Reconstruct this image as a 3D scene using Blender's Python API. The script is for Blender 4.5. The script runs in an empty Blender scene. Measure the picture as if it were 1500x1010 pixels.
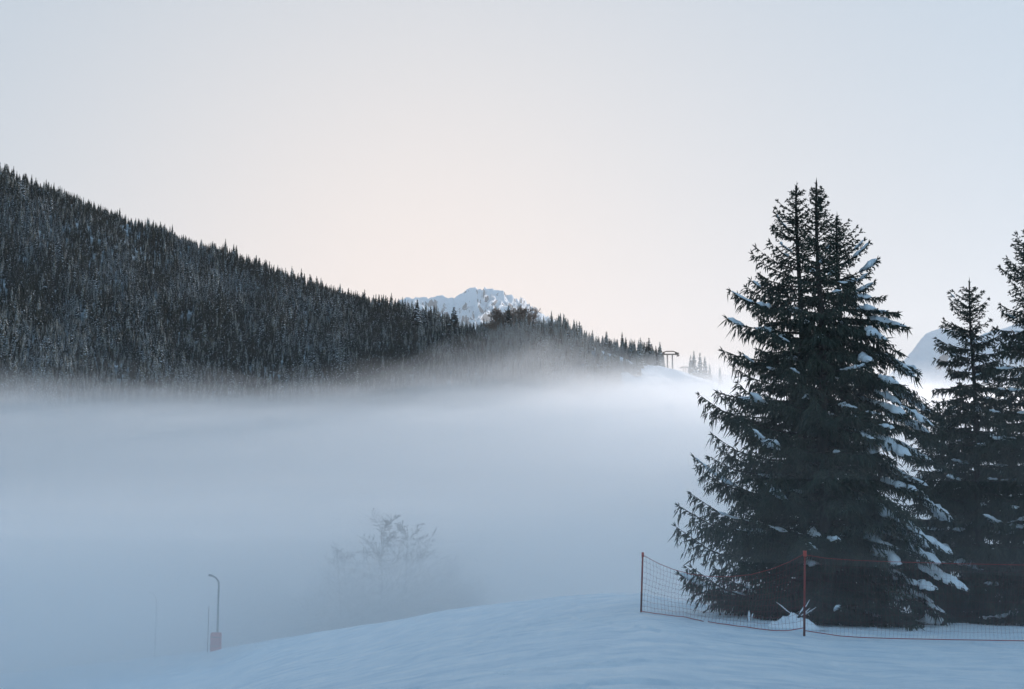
import bpy, math, random
import numpy as np

sc = bpy.context.scene
COL = sc.collection
R = math.radians

# ------------------------------------------------------------------ camera
F = 2083.0            # focal length in pixels of the 1500 px wide photograph
ROW_H = 780.0         # row of the horizon
EYE = 1.7
TH = math.atan((ROW_H - 505.0) / F)
cd = bpy.data.cameras.new('camera')
cam = bpy.data.objects.new('camera', cd); COL.objects.link(cam); sc.camera = cam
cd.sensor_width = 36.0; cd.lens = 36.0 * F / 1500.0
cd.clip_start = 0.1; cd.clip_end = 30000.0
cam.location = (0, 0, EYE)
cam.rotation_euler = (math.pi / 2 + TH, 0, 0)

# ------------------------------------------------------------------ sky and sun
SUN_EL = 10.0
SKY_AZ = -4.0         # the sky is brightest over the wooded hill
SUN_AZ = 55.0         # turned right to light fog, knoll and peaks; an added hill shades the piste
world = bpy.data.worlds.new('World'); sc.world = world; world.use_nodes = True
nt = world.node_tree; N = nt.nodes; L = nt.links
bg = N['Background']
sky = N.new('ShaderNodeTexSky'); sky.sky_type = 'NISHITA'; sky.sun_disc = False
sky.sun_elevation = R(SUN_EL); sky.sun_rotation = R(SKY_AZ)
sky.air_density = 1.0; sky.dust_density = 4.0; sky.ozone_density = 3.0; sky.altitude = 1500
# soft response of the colour film: each layer has its own contrast, for the whole sky alike
sep = N.new('ShaderNodeSeparateColor'); cmb = N.new('ShaderNodeCombineColor'); L.new(sky.outputs[0], sep.inputs[0])
for ch, gm, k in (('Red', 0.31, 2.57), ('Green', 0.195, 3.38), ('Blue', 0.08, 4.54)):
    pw = N.new('ShaderNodeMath'); pw.operation = 'POWER'; pw.inputs[1].default_value = gm; L.new(sep.outputs[ch], pw.inputs[0])
    mk_ = N.new('ShaderNodeMath'); mk_.operation = 'MULTIPLY'; mk_.inputs[1].default_value = k; L.new(pw.outputs[0], mk_.inputs[0]); L.new(mk_.outputs[0], cmb.inputs[ch])
L.new(cmb.outputs[0], bg.inputs['Color'])
bg.inputs['Strength'].default_value = 0.1

sd = bpy.data.lights.new('sun', 'SUN'); sd.energy = 4.4; sd.angle = R(0.5); sd.color = (1.0, 0.90, 0.85)
sun = bpy.data.objects.new('sun', sd); COL.objects.link(sun)
sun.rotation_euler = (R(90 - SUN_EL), 0, R(180 - SUN_AZ))

sc.view_settings.view_transform = 'Standard'; sc.view_settings.look = 'None'
sc.view_settings.exposure = 0.38; sc.view_settings.gamma = 1.0
sc.view_settings.use_curve_mapping = False
sc.cycles.volume_bounces = 24
sc.cycles.max_bounces = 24
sc.cycles.diffuse_bounces = 3
sc.cycles.transparent_max_bounces = 16
sc.render.film_transparent = False
sc.cycles.use_denoising = True

# ------------------------------------------------------------------ helpers
def P(px, py, Y):
    """point of the place seen at photo pixel (px, py) at forward distance Y"""
    cx = (px - 750.0) / F; cy = (505.0 - py) / F
    fy = math.cos(TH) - cy * math.sin(TH); fz = math.sin(TH) + cy * math.cos(TH)
    k = Y / fy
    return np.array([cx * k, Y, EYE + fz * k])

def tag(o, label=None, cat=None, group=None, kind=None):
    if label: o['label'] = label
    if cat: o['category'] = cat
    if group: o['group'] = group
    if kind: o['kind'] = kind
    return o

def empty(name, loc):
    o = bpy.data.objects.new(name, None); COL.objects.link(o); o.location = loc
    o.empty_display_size = 0.3
    return o

def make_mesh(name, v, faces, mats, midx=None, smooth=False):
    """v: (n,3); faces: list of (m,k) int arrays (k = 3 or 4)"""
    me = bpy.data.meshes.new(name)
    if not isinstance(faces, (list, tuple)): faces = [faces]
    faces = [np.asarray(f, dtype=np.int32) for f in faces if len(f)]
    loops = np.concatenate([f.ravel() for f in faces])
    tot = np.concatenate([np.full(len(f), f.shape[1], dtype=np.int32) for f in faces])
    start = np.concatenate([[0], np.cumsum(tot)[:-1]]).astype(np.int32)
    v = np.asarray(v, dtype=np.float32)
    me.vertices.add(len(v)); me.vertices.foreach_set('co', v.ravel())
    me.loops.add(len(loops)); me.loops.foreach_set('vertex_index', loops)
    me.polygons.add(len(tot)); me.polygons.foreach_set('loop_start', start); me.polygons.foreach_set('loop_total', tot)
    if midx is not None: me.polygons.foreach_set('material_index', np.asarray(midx, dtype=np.int32))
    me.polygons.foreach_set('use_smooth', np.full(len(tot), bool(smooth)))
    for m in mats: me.materials.append(m)
    me.update(calc_edges=True)
    return me

def obj(name, me, parent=None, loc=None):
    o = bpy.data.objects.new(name, me); COL.objects.link(o)
    if parent: o.parent = parent
    if loc is not None: o.location = loc
    return o

def _hash(ix, iy, s):
    h = (ix.astype(np.int64) * 374761393 + iy.astype(np.int64) * 668265263 + s * 1442695041) & 0xffffffff
    h = ((h ^ (h >> 13)) * 1274126177) & 0xffffffff
    return ((h ^ (h >> 16)) & 0xffff) / 65535.0

def vnoise(x, y, s=0):
    x = np.asarray(x, float); y = np.asarray(y, float)
    ix = np.floor(x); iy = np.floor(y); fx = x - ix; fy = y - iy
    fx = fx * fx * (3 - 2 * fx); fy = fy * fy * (3 - 2 * fy)
    a = _hash(ix, iy, s); b = _hash(ix + 1, iy, s); c = _hash(ix, iy + 1, s); d = _hash(ix + 1, iy + 1, s)
    return (a * (1 - fx) + b * fx) * (1 - fy) + (c * (1 - fx) + d * fx) * fy * 1.0 - 0.5

def fbm(x, y, s=0, octaves=5, gain=0.5):
    r = 0; a = 1.0; f = 1.0
    for k in range(octaves):
        r = r + a * vnoise(x * f + 17.3 * k, y * f - 9.1 * k, s + k); a *= gain; f *= 2.03
    return r

def sstep(t):
    t = np.clip(t, 0, 1); return t * t * (3 - 2 * t)

# ------------------------------------------------------------------ materials
def new_mat(name):
    m = bpy.data.materials.new(name); m.use_nodes = True
    b = m.node_tree.nodes['Principled BSDF']
    return m, m.node_tree.nodes, m.node_tree.links, b

def ramp(n, stops):
    r = n.new('ShaderNodeValToRGB'); e = r.color_ramp.elements
    e[0].position, e[0].color = stops[0][0], (*stops[0][1], 1)
    e[1].position, e[1].color = stops[-1][0], (*stops[-1][1], 1)
    for p, c in stops[1:-1]:
        x = e.new(p); x.color = (*c, 1)
    return r

def simple(name, stops, scale=5, rough=0.8, bump=0.0, bscale=30, spec=0.3, stretch=None, detail=6):
    m, n, l, b = new_mat(name)
    tc = n.new('ShaderNodeTexCoord'); src = tc.outputs['Object']
    if stretch:
        mp = n.new('ShaderNodeMapping'); mp.inputs['Scale'].default_value = stretch
        l.new(src, mp.inputs[0]); src = mp.outputs[0]
    nz = n.new('ShaderNodeTexNoise'); nz.inputs['Scale'].default_value = scale; nz.inputs['Detail'].default_value = detail
    l.new(src, nz.inputs['Vector'])
    r = ramp(n, stops); l.new(nz.outputs['Fac'], r.inputs[0]); l.new(r.outputs[0], b.inputs['Base Color'])
    b.inputs['Roughness'].default_value = rough
    b.inputs['Specular IOR Level'].default_value = spec
    if bump:
        n2 = n.new('ShaderNodeTexNoise'); n2.inputs['Scale'].default_value = bscale; n2.inputs['Detail'].default_value = 8
        l.new(src, n2.inputs['Vector'])
        bp = n.new('ShaderNodeBump'); bp.inputs['Strength'].default_value = 1.0; bp.inputs['Distance'].default_value = bump
        l.new(n2.outputs['Fac'], bp.inputs['Height']); l.new(bp.outputs[0], b.inputs['Normal'])
    return m

M = {}
def ground_material():
    m, n, l, b = new_mat('packed snow')
    tc = n.new('ShaderNodeTexCoord')
    mp = n.new('ShaderNodeMapping'); mp.inputs['Scale'].default_value = (0.8, 1.3, 1.0); mp.inputs['Rotation'].default_value = (0, 0, R(12))
    l.new(tc.outputs['Object'], mp.inputs[0])
    n1 = n.new('ShaderNodeTexNoise'); n1.inputs['Scale'].default_value = 1.1; n1.inputs['Detail'].default_value = 9; n1.inputs['Roughness'].default_value = 0.62
    l.new(mp.outputs[0], n1.inputs['Vector'])
    n2 = n.new('ShaderNodeTexNoise'); n2.inputs['Scale'].default_value = 11; n2.inputs['Detail'].default_value = 8; n2.inputs['Roughness'].default_value = 0.7
    l.new(tc.outputs['Object'], n2.inputs['Vector'])
    # long crossing ski tracks
    mp3 = n.new('ShaderNodeMapping'); mp3.inputs['Rotation'].default_value = (0, 0, R(-62)); mp3.inputs['Scale'].default_value = (1, 0.12, 1)
    l.new(tc.outputs['Object'], mp3.inputs[0])
    n3 = n.new('ShaderNodeTexNoise'); n3.inputs['Scale'].default_value = 2.6; n3.inputs['Detail'].default_value = 4; n3.inputs['Roughness'].default_value = 0.6
    l.new(mp3.outputs[0], n3.inputs['Vector'])
    mx = n.new('ShaderNodeMath'); mx.operation = 'MULTIPLY_ADD'; mx.inputs[1].default_value = 0.5
    l.new(n2.outputs['Fac'], mx.inputs[0]); l.new(n1.outputs['Fac'], mx.inputs[2])
    mx2 = n.new('ShaderNodeMath'); mx2.operation = 'MULTIPLY_ADD'; mx2.inputs[1].default_value = 0.8
    l.new(n3.outputs['Fac'], mx2.inputs[0]); l.new(mx.outputs[0], mx2.inputs[2])
    bp = n.new('ShaderNodeBump'); bp.inputs['Strength'].default_value = 1.0; bp.inputs['Distance'].default_value = 0.10
    l.new(mx2.outputs[0], bp.inputs['Height']); l.new(bp.outputs[0], b.inputs['Normal'])
    r = ramp(n, [(0.34, (0.66, 0.76, 0.84)), (0.5, (0.80, 0.87, 0.92)), (0.66, (0.92, 0.945, 0.96))])
    l.new(n1.outputs['Fac'], r.inputs[0]); l.new(r.outputs[0], b.inputs['Base Color'])
    b.inputs['Roughness'].default_value = 0.55; b.inputs['Specular IOR Level'].default_value = 0.35
    return m
M['ground'] = ground_material()
M['snow'] = simple('branch snow', [(0.3, (0.78, 0.83, 0.88)), (0.7, (0.86, 0.88, 0.9))], 6, 0.6, 0.02, 25)
M['needle'] = simple('spruce needles', [(0.3, (0.018, 0.029, 0.021)), (0.55, (0.03, 0.043, 0.03)), (0.75, (0.05, 0.06, 0.037))], 2.2, 0.75, spec=0.2)
M['bark'] = simple('spruce bark', [(0.3, (0.02, 0.017, 0.015)), (0.7, (0.055, 0.046, 0.04))], 9, 0.9, 0.02, 40, 0.2, (1, 1, 0.25))
M['far_needle'] = simple('far needles', [(0.3, (0.014, 0.018, 0.013)), (0.7, (0.034, 0.038, 0.024))], 0.35, 0.85, spec=0.1)
M['pale_needle'] = simple('frosted sunlit olive needles', [(0.3, (0.08, 0.08, 0.055)), (0.7, (0.17, 0.155, 0.10))], 0.35, 0.85, spec=0.1)  # frost, plus the knoll's sunlight put into a lighter, warmer needle colour
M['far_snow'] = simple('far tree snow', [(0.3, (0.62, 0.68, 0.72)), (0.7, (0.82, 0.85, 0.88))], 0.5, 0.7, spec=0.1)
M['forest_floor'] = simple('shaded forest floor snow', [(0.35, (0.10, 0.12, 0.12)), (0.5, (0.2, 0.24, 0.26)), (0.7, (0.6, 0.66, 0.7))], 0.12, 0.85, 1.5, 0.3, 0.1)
M['hill_snow'] = simple('hillside snow', [(0.35, (0.55, 0.6, 0.64)), (0.5, (0.74, 0.78, 0.82)), (0.7, (0.82, 0.85, 0.88))], 0.12, 0.75, 2.5, 0.16, 0.1)
M['brown_twig'] = simple('dry brown twigs', [(0.3, (0.12, 0.075, 0.045)), (0.7, (0.26, 0.16, 0.09))], 0.6, 0.9, spec=0.1)
M['frost_twig'] = simple('frosted twigs', [(0.3, (0.22, 0.22, 0.2)), (0.7, (0.6, 0.62, 0.62))], 0.5, 0.9, spec=0.1)
M['grey_twig'] = simple('grey bare twigs', [(0.3, (0.05, 0.045, 0.04)), (0.7, (0.12, 0.11, 0.1))], 3, 0.9, spec=0.1)
M['red_pole'] = simple('red painted pole', [(0.3, (0.19, 0.026, 0.022)), (0.7, (0.29, 0.042, 0.033))], 8, 0.5, 0.001, 60)
M['pole_sleeve'] = simple('dark weathered pole foot', [(0.3, (0.07, 0.02, 0.02)), (0.7, (0.14, 0.035, 0.03))], 8, 0.7)
M['pole_cap'] = simple('orange red cap', [(0.3, (0.40, 0.045, 0.03)), (0.7, (0.52, 0.07, 0.04))], 12, 0.5)
M['red_net'] = simple('faded red net', [(0.3, (0.15, 0.025, 0.035)), (0.7, (0.23, 0.04, 0.05))], 1.5, 0.8)
M['rope'] = simple('red rope', [(0.3, (0.26, 0.035, 0.035)), (0.7, (0.40, 0.06, 0.055))], 20, 0.8)
M['steel'] = simple('grey galvanised steel', [(0.3, (0.09, 0.095, 0.1)), (0.7, (0.16, 0.165, 0.17))], 3, 0.5)
M['tower'] = simple('brown weathered tower steel', [(0.3, (0.13, 0.095, 0.07)), (0.7, (0.2, 0.15, 0.11))], 1, 0.7)
M['mat_red'] = simple('faded red crash mat', [(0.3, (0.48, 0.07, 0.07)), (0.7, (0.62, 0.11, 0.10))], 2.5, 0.8)

def mountain_material(name, scale, rock):
    m, n, l, b = new_mat(name)
    g = n.new('ShaderNodeNewGeometry'); sx = n.new('ShaderNodeSeparateXYZ'); l.new(g.outputs['Normal'], sx.inputs[0])
    tc = n.new('ShaderNodeTexCoord')
    nz = n.new('ShaderNodeTexNoise'); nz.inputs['Scale'].default_value = scale; nz.inputs['Detail'].default_value = 12; nz.inputs['Roughness'].default_value = 0.68
    l.new(tc.outputs['Object'], nz.inputs['Vector'])
    ma = n.new('ShaderNodeMath'); ma.operation = 'MULTIPLY_ADD'; ma.inputs[1].default_value = 0.8
    l.new(sx.outputs['Z'], ma.inputs[0]); l.new(nz.outputs['Fac'], ma.inputs[2])
    r = ramp(n, [(rock - 0.05, (0.17, 0.165, 0.16)), (rock + 0.01, (0.4, 0.41, 0.42)), (rock + 0.05, (0.82, 0.85, 0.88))])
    l.new(ma.outputs[0], r.inputs[0]); l.new(r.outputs[0], b.inputs['Base Color'])
    b.inputs['Roughness'].default_value = 0.85; b.inputs['Specular IOR Level'].default_value = 0.1
    bp = n.new('ShaderNodeBump'); bp.inputs['Distance'].default_value = 60; bp.inputs['Strength'].default_value = 0.8
    l.new(nz.outputs['Fac'], bp.inputs['Height']); l.new(bp.outputs[0], b.inputs['Normal'])
    return m
M['peak'] = mountain_material('snowy rock of the far peak', 0.008, 0.98)
M['right_peak'] = mountain_material('snowy rock of the right mountain', 0.009, 0.84)

def fog_mat(name, density, color=(1, 1, 1), g=0.7):
    m = bpy.data.materials.new(name); m.use_nodes = True
    n = m.node_tree.nodes; l = m.node_tree.links
    n.remove(n['Principled BSDF'])
    v = n.new('ShaderNodeVolumePrincipled')
    v.inputs['Color'].default_value = (*color, 1); v.inputs['Density'].default_value = density
    v.inputs['Anisotropy'].default_value = g
    l.new(v.outputs[0], n['Material Output'].inputs['Volume'])
    return m

# ------------------------------------------------------------------ terrain
CX = np.array([-400, 0, 180, 318, 420, 560, 650, 750, 850, 940, 1000, 1050, 1100, 1150, 1200, 1350, 1500, 1900], float)
CY = np.array([1010, 988, 968, 952, 934, 912, 894, 880, 871, 868, 880, 893, 906, 917, 929, 934, 938, 940], float)
CD = np.array([100, 96, 92, 88, 78, 68, 62, 58, 55, 52, 47, 42, 38, 35, 33, 33, 33, 33], float)
VALLEY = -26.0

def ground_z(x, y, detail=True):
    x = np.asarray(x, float); y = np.asarray(y, float)
    d = np.maximum(y, 1.0)
    px = np.clip(750 + F * x / np.maximum(d, 6.0) * math.cos(TH) ** -1 * 0.991, -400, 1900)
    yc = np.interp(px, CX, CY); D = np.interp(px, CX, CD)
    zc = EYE - D * (yc - ROW_H) / F
    t = np.clip((d - 13) / (D - 13), 0, 1)
    z_in = zc * (1 - (1 - t) ** 1.7)
    over = np.maximum(d - D, 0)
    right = sstep((px - 1020) / 160)
    s1 = 0.17 * (1 - right) + 0.055 * right
    fall = s1 * (over - 6 * (1 - np.exp(-over / 6)))
    z_out = np.maximum(zc - fall, VALLEY + 0 * d)
    k = sstep((z_out - VALLEY) / 3.0)
    z = np.where(d <= D, z_in, z_out)
    if detail:
        w = np.clip(1.3 - d / 140, 0.2, 1)
        z = z + 0.10 * fbm(x / 4.2, y / 6.5, 3, 3) * w * sstep(d / 20) + 0.035 * fbm(x / 0.9, y / 0.7, 8, 3) * w
    return z

def track_depth(x, y):
    # ski tracks and ruts crossing the piste: shallow grooves with thrown-up rims
    g = np.random.default_rng(44); t = 0
    for k in range(46):
        w = g.uniform(.05, .13); dep = g.uniform(.03, .09)
        if k % 5 < 3:
            a = g.uniform(-.5, .5); c = g.uniform(-16, 16); q = g.uniform(.5, 2.2); L_ = g.uniform(7, 16); p = g.uniform(0, 6.3)
            d = (y - (g.uniform(17, 48) + a * x + q * np.sin(x / L_ + p))) / math.sqrt(1 + a * a)
        else:
            a = g.uniform(-.7, .7); q = g.uniform(.4, 2.4); L_ = g.uniform(6, 14); p = g.uniform(0, 6.3)
            d = (x - (g.uniform(-16, 14) + a * (y - 30) + q * np.sin(y / L_ + p))) / math.sqrt(1 + a * a)
        fade = np.clip(.5 + 2.0 * vnoise(x / 5 + k, y / 5, 60 + k), 0, 1)
        t = t + fade * dep * (-np.exp(-(d / w) ** 2) + .55 * np.exp(-((d - 1.9 * w) / w) ** 2))
    return t
def build_ground():
    az = np.concatenate([np.linspace(-math.pi, -0.45, 60)[:-1], np.linspace(-0.45, 0.45, 460), np.linspace(0.45, math.pi, 60)[1:]])
    r = np.concatenate([[0.0], np.linspace(1, 12, 10)[:-1], np.geomspace(12, 120, 330), np.geomspace(122, 20000, 80)])
    A, Rr = np.meshgrid(az, r)
    X = Rr * np.sin(A); Y = Rr * np.cos(A)
    Z = ground_z(X, Y)
    nearby = (Y > 5) & (Y < 100)
    Z = Z + np.where(nearby, track_depth(X, Y) + 0.022 * fbm(X / .28, Y / .35, 91, 2) * (np.hypot(X, Y) < 60), 0)
    back = Y < 0
    Z = np.where(back, 0.012 * -Y + 0.05 * fbm(X / 5, Y / 5, 3, 3), Z)
    nr, na = X.shape
    v = np.stack([X, Y, Z], -1).reshape(-1, 3)
    i = np.arange(nr - 1)[:, None] * na + np.arange(na - 1)[None, :]
    i = i.ravel()
    f = np.stack([i, i + 1, i + na + 1, i + na], 1)[:, ::-1]
    o = obj('snow_ground', make_mesh('snow_ground', v, f, [M['ground']], smooth=True))
    tag(o, kind='structure')
build_ground()

def ground_hit(px, py):
    lo, hi = 14.0, 300.0
    prev = None
    for d in np.arange(14, 200, 0.1):
        p = P(px, py, d)
        if p[2] <= ground_z(p[0], p[1]):
            return p
    return P(px, py, 90)

# the wooded hill: a sheet running from its foot up to the ridge and down behind it
HX = np.array([-700, -300, 0, 50, 120, 200, 280, 360, 440, 520, 600, 650, 700, 750, 800, 850, 900, 940, 1000, 1050, 1120, 1250, 1400, 1700], float)
HY = np.array([80, 180, 262, 279, 303, 333, 361, 392, 420, 445, 468, 482, 492, 486, 492, 504, 520, 533, 546, 561, 606, 690, 740, 750], float)   # ground line, below the tips
HD = np.array([860, 860, 860, 860, 860, 860, 860, 860, 850, 840, 830, 820, 800, 770, 740, 715, 700, 690, 690, 700, 720, 760, 800, 850], float)
HFOOT = np.array([430] * 10 + [440, 445, 450, 455, 455, 455, 455, 455, 460, 460, 470, 490, 520, 560], float)
def hill_point(px, s):
    """s 0..1 from foot to ridge, 1..2 behind it"""
    px = np.asarray(px, float); s = np.asarray(s, float)
    hy = np.interp(px, HX, HY); D = np.interp(px, HX, HD); D0 = np.interp(px, HX, HFOOT)
    e = (ROW_H - hy) / F
    zr = EYE + D * e
    front = np.clip(s, 0, 1)
    y = D0 + (D - D0) * front
    knoll = sstep((px - 690) / 150)
    shape = front * (1 - knoll) + knoll * (1 - (1 - front) ** 1.35)
    shape = np.where(front > 0.85, shape, shape)
    z = (VALLEY - 3) + (zr - VALLEY + 3) * shape
    rel = sstep(np.minimum(front / 0.3, (1 - front) / 0.12))
    tb = np.clip(s - 1, 0, 1)
    y = y + tb * 500
    z = z - tb * (zr - VALLEY + 20) * (0.25 * tb + 0.75 * tb * tb)
    x = (px - 750) / F * y * 1.0
    z = z + rel * (10 * fbm(x / 90, y / 90, 21, 4) + knoll * 6 * fbm(x / 25, y / 25, 25, 3))
    return x, y, z

def build_hill():
    pxs = np.linspace(-700, 1700, 500); ss = np.concatenate([np.linspace(0, 1, 90), np.linspace(1.02, 2, 20)])
    PX, S = np.meshgrid(pxs, ss)
    X, Y, Z = hill_point(PX, S)
    nr, na = X.shape
    v = np.stack([X, Y, Z], -1).reshape(-1, 3)
    i = (np.arange(nr - 1)[:, None] * na + np.arange(na - 1)[None, :])
    cpx = PX[:-1, :-1].ravel(); cs = S[:-1, :-1].ravel()
    i = i.ravel()
    f = np.stack([i, i + 1, i + na + 1, i + na], 1)
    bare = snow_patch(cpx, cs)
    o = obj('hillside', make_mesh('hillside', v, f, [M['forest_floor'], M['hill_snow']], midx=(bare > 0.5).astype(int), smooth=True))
    tag(o, kind='structure')

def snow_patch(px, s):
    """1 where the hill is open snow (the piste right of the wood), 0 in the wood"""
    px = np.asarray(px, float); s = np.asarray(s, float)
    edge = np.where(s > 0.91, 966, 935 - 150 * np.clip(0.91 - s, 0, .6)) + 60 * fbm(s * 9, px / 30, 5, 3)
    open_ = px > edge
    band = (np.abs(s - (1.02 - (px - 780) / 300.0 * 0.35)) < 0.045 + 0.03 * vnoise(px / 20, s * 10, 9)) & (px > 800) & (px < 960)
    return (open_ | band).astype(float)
build_hill()

CS, SN = math.cos(R(55)), math.sin(R(55))
def shade_hill_z(x, y):
    # added hill out of view on the right, blocking the sun from the piste
    u = CS * x - SN * y; w = SN * x + CS * y
    across = np.exp(-((w - 420) / 75.0) ** 2)
    along_ = sstep((u + 175) / 50.0) * sstep((620 - u) / 200.0)
    return VALLEY - 3 + (122 + 0.05 * np.clip(u, 0, 500)) * across * along_ + 5 * fbm(x / 60, y / 60, 33, 4) * across * along_
def build_shade_hill():
    u, w = np.meshgrid(np.linspace(-230, 640, 130), np.linspace(200, 660, 90))
    x = CS * u + SN * w; y = -SN * u + CS * w
    z = shade_hill_z(x, y); nr, na = x.shape
    i = (np.arange(nr - 1)[:, None] * na + np.arange(na - 1)[None, :]).ravel()
    tag(obj('shade_hill', make_mesh('shade_hill', np.stack([x, y, z], -1).reshape(-1, 3), np.stack([i, i + na, i + na + 1, i + 1], 1), [M['hill_snow']], smooth=True)), kind='structure')
build_shade_hill()

def build_peak(name, prof, D, depth, mat, rough, seed, foot_z=-40):
    prof = np.array(prof, float)
    n = 420
    px = np.linspace(prof[0, 0], prof[-1, 0], n)
    py = np.interp(px, prof[:, 0], prof[:, 1]) + 3.6 * fbm(px / 7.0, px * 0, seed, 5, 0.65) * rough
    zr = EYE + D * (ROW_H - py) / F
    t = np.concatenate([np.linspace(0, 1, 150), np.linspace(1.03, 2, 30)])
    T, PXm = np.meshgrid(t, px, indexing='ij')
    ZR = np.broadcast_to(zr, T.shape)
    front = np.clip(T, 0, 1); tb = np.clip(T - 1, 0, 1)
    Y = D - depth * (1 - front) + tb * depth
    X = (PXm - 750) / F * D
    rid = 1 - np.abs(fbm(X / (D * 0.035), Y / (D * 0.06), seed + 3, 6, 0.55)) * 2
    env = np.minimum(1, (1 - front) * 8) * np.minimum(1, front * 5)
    Z = foot_z + (ZR - foot_z) * (front ** 1.15) + (rid - 0.6) * D * 0.032 * env * rough * np.clip((ZR - foot_z) / (ZR.max() - foot_z), 0, 1) ** 2
    X = X + fbm(X / (D * 0.05), Y / (D * 0.05), seed + 9, 4) * D * 0.012 * env
    Z = Z - tb * (ZR - foot_z)
    nr, na = X.shape
    i = (np.arange(nr - 1)[:, None] * na + np.arange(na - 1)[None, :]).ravel()
    f = np.stack([i, i + 1, i + na + 1, i + na], 1)
    o = obj(name, make_mesh(name, np.stack([X, Y, Z], -1).reshape(-1, 3), f, [mat], smooth=True))
    tag(o, kind='structure')
    return o
build_peak('far_mountain', [(380, 520), (520, 470), (560, 452), (587, 438), (603, 436), (618, 433), (628, 437), (647, 431), (658, 437), (668, 432),
            (685, 422), (698, 419.5), (706, 421.5), (710, 418), (716, 421), (733, 424), (747, 431), (773, 446), (800, 462), (860, 500), (960, 560)],
           10000, 6000, M['peak'], 1.0, 40)
build_peak('right_mountain', [(1180, 640), (1290, 565), (1326, 530), (1340, 516), (1352, 500), (1362, 489), (1372, 484), (1384, 480), (1400, 482), (1430, 494),
            (1480, 480), (1560, 455), (1640, 560), (1750, 700)], 8000, 3200, M['right_peak'], 0.5, 60)

# ------------------------------------------------------------------ hillside forest
rng = np.random.default_rng(5)
def spindle_arrays(o, d, r, sides=3):
    """bipyramids from origins o along vectors d (length included) with radius r -> v, f"""
    n = len(o)
    ln = np.linalg.norm(d, axis=1, keepdims=True) + 1e-9; u = d / ln
    ref = np.where(np.abs(u[:, 2:3]) > 0.8, np.array([[1.0, 0, 0]]), np.array([[0, 0, 1.0]]))
    a = np.cross(u, ref); a /= np.linalg.norm(a, axis=1, keepdims=True); b = np.cross(u, a)
    V = [o]
    mid = o + d * 0.38
    ph = rng.uniform(0, 6.28, (n, 1))
    for k in range(sides):
        w = ph + k * 2 * math.pi / sides
        V.append(mid + (a * np.cos(w) + b * np.sin(w)) * r[:, None])
    V.append(o + d)
    v = np.stack(V, 1)
    m = sides + 2
    base = (np.arange(n) * m)[:, None]
    F_ = []
    for k in range(sides):
        k1 = 1 + k; k2 = 1 + (k + 1) % sides
        F_.append(np.concatenate([base, base + k2, base + k1], 1)); F_.append(np.concatenate([base + m - 1, base + k1, base + k2], 1))
    f = np.stack(F_, 1).reshape(-1, 3)
    return v.reshape(-1, 3), f

def far_spruce_mesh(name, seed, snow=0.5, slim=0.17, layers=15, per=7, needle='far_needle'):
    """a spruce one unit high made of drooping boughs, part of them loaded with snow"""
    g = np.random.default_rng(seed)
    V = []; Fq = []; MI = []
    def add(vs, fs, mi):
        b = len(V); V.extend(vs)
        for f_ in fs: Fq.append([b + q for q in f_]); MI.append(mi)
    # trunk
    w = 0.011
    add([(-w, -w, -0.05), (w, -w, -0.05), (0, w, -0.05), (0, 0, 0.98)], [(0, 1, 3), (1, 2, 3), (2, 0, 3)], 0)
    # leader spikes
    add([(-0.008, 0, 0.86), (0.008, 0, 0.86), (0, 0, 1.0)], [(0, 1, 2)], 0)
    for i in range(layers):
        h = 0.05 + 0.9 * (i / (layers - 1)) ** 0.95
        rad = slim * (1 - h) ** 0.85 + 0.012
        n = per if h < 0.8 else max(3, per - 3)
        for j in range(n):
            az = 2 * math.pi * (j + g.uniform(-.35, .35)) / n + i * 1.3
            r = rad * g.uniform(0.65, 1.18)
            z = h + g.uniform(-0.02, 0.02)
            ca, sa = math.cos(az), math.sin(az)
            wd = r * 0.42
            dz = -r * g.uniform(0.25, 0.6)
            base = (0, 0, z + 0.015)
            tip = (ca * r, sa * r, z + dz)
            l_ = (ca * r * .62 - sa * wd, sa * r * .62 + ca * wd, z + dz * .75 - .012)
            r_ = (ca * r * .62 + sa * wd, sa * r * .62 - ca * wd, z + dz * .75 - .012)
            low = (ca * r * .6, sa * r * .6, z + dz - 0.045)
            add([base, l_, tip, r_, low], [(0, 1, 2), (0, 2, 3), (1, 4, 2), (2, 4, 3)], 0)
            if g.random() < snow:
                k0 = g.uniform(.35, .6); k1 = g.uniform(.85, 1.05)
                lift = 0.009
                q = wd * g.uniform(.6, 1.15)
                # a pillow of snow: top face and a rounded front hanging over the tip
                add([(ca * r * k0, sa * r * k0, z + dz * k0 + lift), (ca * r * .8 - sa * q, sa * r * .8 + ca * q, z + dz * .8 + lift),
                     (ca * r * k1, sa * r * k1, z + dz * k1 + lift), (ca * r * .8 + sa * q, sa * r * .8 - ca * q, z + dz * .8 + lift),
                     (ca * r * (k1 + .04), sa * r * (k1 + .04), z + dz * k1 - .012)],
                    [(0, 1, 2), (0, 2, 3), (1, 4, 2), (2, 4, 3)], 1)
    return make_mesh(name, np.array(V), [np.array(Fq)], [M[needle], M['far_snow']], midx=MI)

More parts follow.
